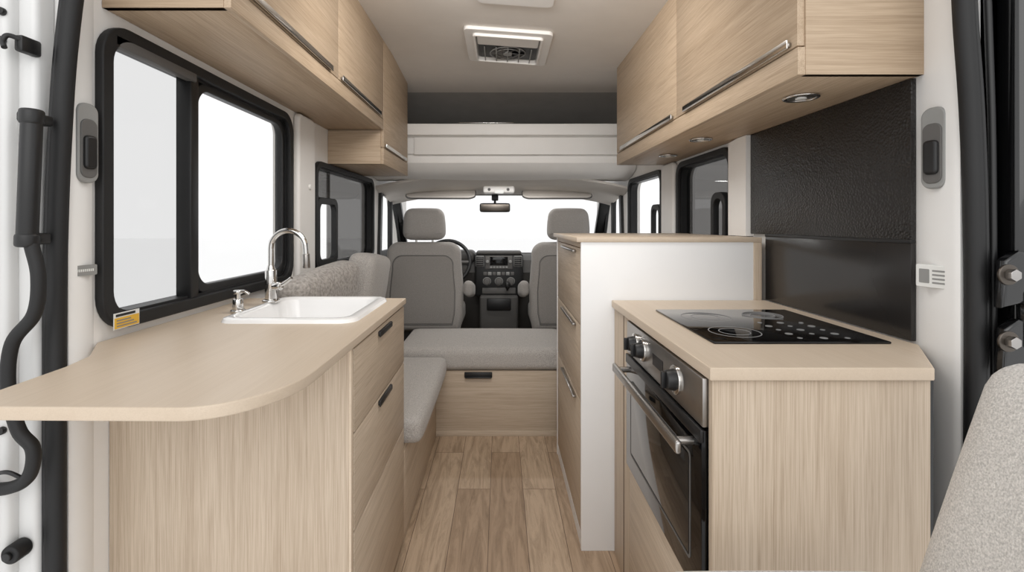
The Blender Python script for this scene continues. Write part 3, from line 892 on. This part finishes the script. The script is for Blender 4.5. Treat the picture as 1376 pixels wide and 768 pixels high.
# ------------------------------------------------------------------ roof vent
g = grp("roof_vent")
vx0, vx1, vy0, vy1 = -0.185, 0.270, 2.39, 2.87
tilt = Matrix.Translation((0, 0, 2.2)) @ Matrix.Rotation(math.atan(0.0728), 4, 'Y')
plate("flange", [rr(vx0, vx1, vy0, vy1, 0.03), rr(vx0 + .05, vx1 - .05, vy0 + .05, vy1 - .05, 0.02)], 0.020, tilt @ Matrix.Translation((0, 0, -0.010)), WPLAST, g, bev=0.005)
plate("inner_frame", [rr(vx0 + .045, vx1 - .045, vy0 + .045, vy1 - .045, 0.02), rr(vx0 + .058, vx1 - .058, vy0 + .058, vy1 - .058, 0.015)], 0.034, tilt @ Matrix.Translation((0, 0, -0.017)), WPLAST, g, bev=0.004)
plate("screen", [rr(vx0 + .05, vx1 - .05, vy0 + .05, vy1 - .05, 0.02)], 0.004, tilt @ Matrix.Translation((0, 0, -0.004)), LABELG, g)
plate("dark_well", [rr(vx0 + .065, vx1 - .065, vy0 + .20, vy1 - .065, 0.02)], 0.004, tilt @ Matrix.Translation((0, 0, -0.008)), BLACK, g)
plate("blind_panel", [rr(vx0 + .065, vx1 - .065, vy0 + .065, vy0 + .20, 0.01)], 0.012, tilt @ Matrix.Translation((0, 0, -0.014)), WPLAST, g, bev=0.003)
bx, by = (vx0 + vx1) / 2, vy0 + 0.305
bz = 2.2 - 0.0728 * bx - 0.020
for R in (0.098, 0.066):
    torus("fan_guard_ring", (bx, by, bz), R, 0.003, LABELG, g, n=40)
for q in range(6):
    a = 2 * pi * q / 6 + 0.3
    box("fan_blade", 0.02, 0.094, -0.020, 0.020, -0.0015, 0.0015, DGREY, g, bev=0.001,
        xf=Matrix.Translation((bx, by, bz + .004)) @ Matrix.Rotation(a, 4, 'Z') @ Matrix.Rotation(0.45, 4, 'X'))
cyl("fan_hub", (bx, by, bz + .008), (bx, by, bz - .008), 0.026, LABELG, g, bev=0.004)
for k in range(5):
    gx = vx0 + 0.10 + k * (vx1 - vx0 - 0.20) / 4
    box("grille_bar", gx - 0.003, gx + 0.003, vy0 + .205, vy1 - .062, 2.2 - .0728 * gx - .030, 2.2 - .0728 * gx - .026, LABELG, g, bev=0.001)
g = grp("ceiling_panel")
plate("panel", [rr(-0.10, 0.235, 1.75, 2.12, 0.03)], 0.012, tilt @ Matrix.Translation((0, 0, -0.006)), WPLAST, g, bev=0.004)

# ------------------------------------------------------------------ armchair at lower right
g = grp("armchair")
GZ = -0.03
pad("seat_cushion", (0.44, 0.49, 0.595), (0.40, 0.60, 0.15), 0.050, FABCH, g, puff=(0, 0, 0.02))
pad("backrest", (0.768, 0.50, 0.735), (0.13, 0.60, 0.55), 0.06, FABCH, g, puff=(0.015, 0.005, 0.01), rot=(0, radians(19), 0))
box("frame", 0.24, 0.72, 0.24, 0.74, 0.46, 0.525, WX, g, bev=0.01)
for lx in (0.27, 0.69):
    for ly in (0.27, 0.71):
        cyl("leg", (lx, ly, 0.48), (lx + (0.02 if lx > .5 else -0.02), ly, GZ), 0.02, WZ, g, r1=0.013)

# ------------------------------------------------------------------ re-centre group empties
bpy.context.view_layer.update()
for e in GROUPS.values():
    mn, mx = Vector((1e9,) * 3), Vector((-1e9,) * 3)
    for c in e.children:
        for v in c.bound_box:
            for i in range(3):
                mn[i] = min(mn[i], v[i])
                mx[i] = max(mx[i], v[i])
    if e.children:
        loc = Vector(((mn.x + mx.x) / 2, (mn.y + mx.y) / 2, mn.z))
        e.location = loc
        for c in e.children:
            c.location = -loc

# ------------------------------------------------------------------ world and lights
w = bpy.data.worlds.new("studio_world")
scene.world = w
w.use_nodes = True
bg = w.node_tree.nodes["Background"]
bg.inputs["Color"].default_value = (1.0, 1.0, 1.0, 1)
bg.inputs["Strength"].default_value = 1.2

def area(name, loc, rot, sx, sy, energy, col=(1, 0.99, 0.97)):
    l = bpy.data.lights.new(name, 'AREA')
    l.shape = 'RECTANGLE'
    l.size, l.size_y = sx, sy
    l.energy = energy
    l.color = col
    o = bpy.data.objects.new(name, l)
    o.location = loc
    o.rotation_euler = rot
    COL.objects.link(o)
    return o
area("rear_fill", (0, -2.2, 2.6), (radians(68), 0, 0), 3.5, 2.5, 40)  # added fill behind the camera, out of view, brightens the interior
area("ceiling_fill", (0.0, 1.55, 2.13), (radians(42), 0, 0), 0.7, 0.2, 11)  # added fill under the roof, out of view, no fixture here
area("cab_fill", (-0.01, 3.68, 1.545), (0, 0, 0), 0.8, 0.06, 4)  # added fill without a fixture, lifts the seats and cab

cam = bpy.data.cameras.new("camera")
co = bpy.data.objects.new("camera", cam)
COL.objects.link(co)
co.location = (0, 0, 1.22)
co.rotation_euler = (radians(90), 0, 0)
cam.sensor_width = 36
cam.lens = 643 / 1376 * 36
cam.shift_x = 16 / 1376
cam.shift_y = -84 / 1376
cam.clip_start = 0.02
scene.camera = co
scene.view_settings.view_transform = 'Standard'
scene.view_settings.look = 'None'
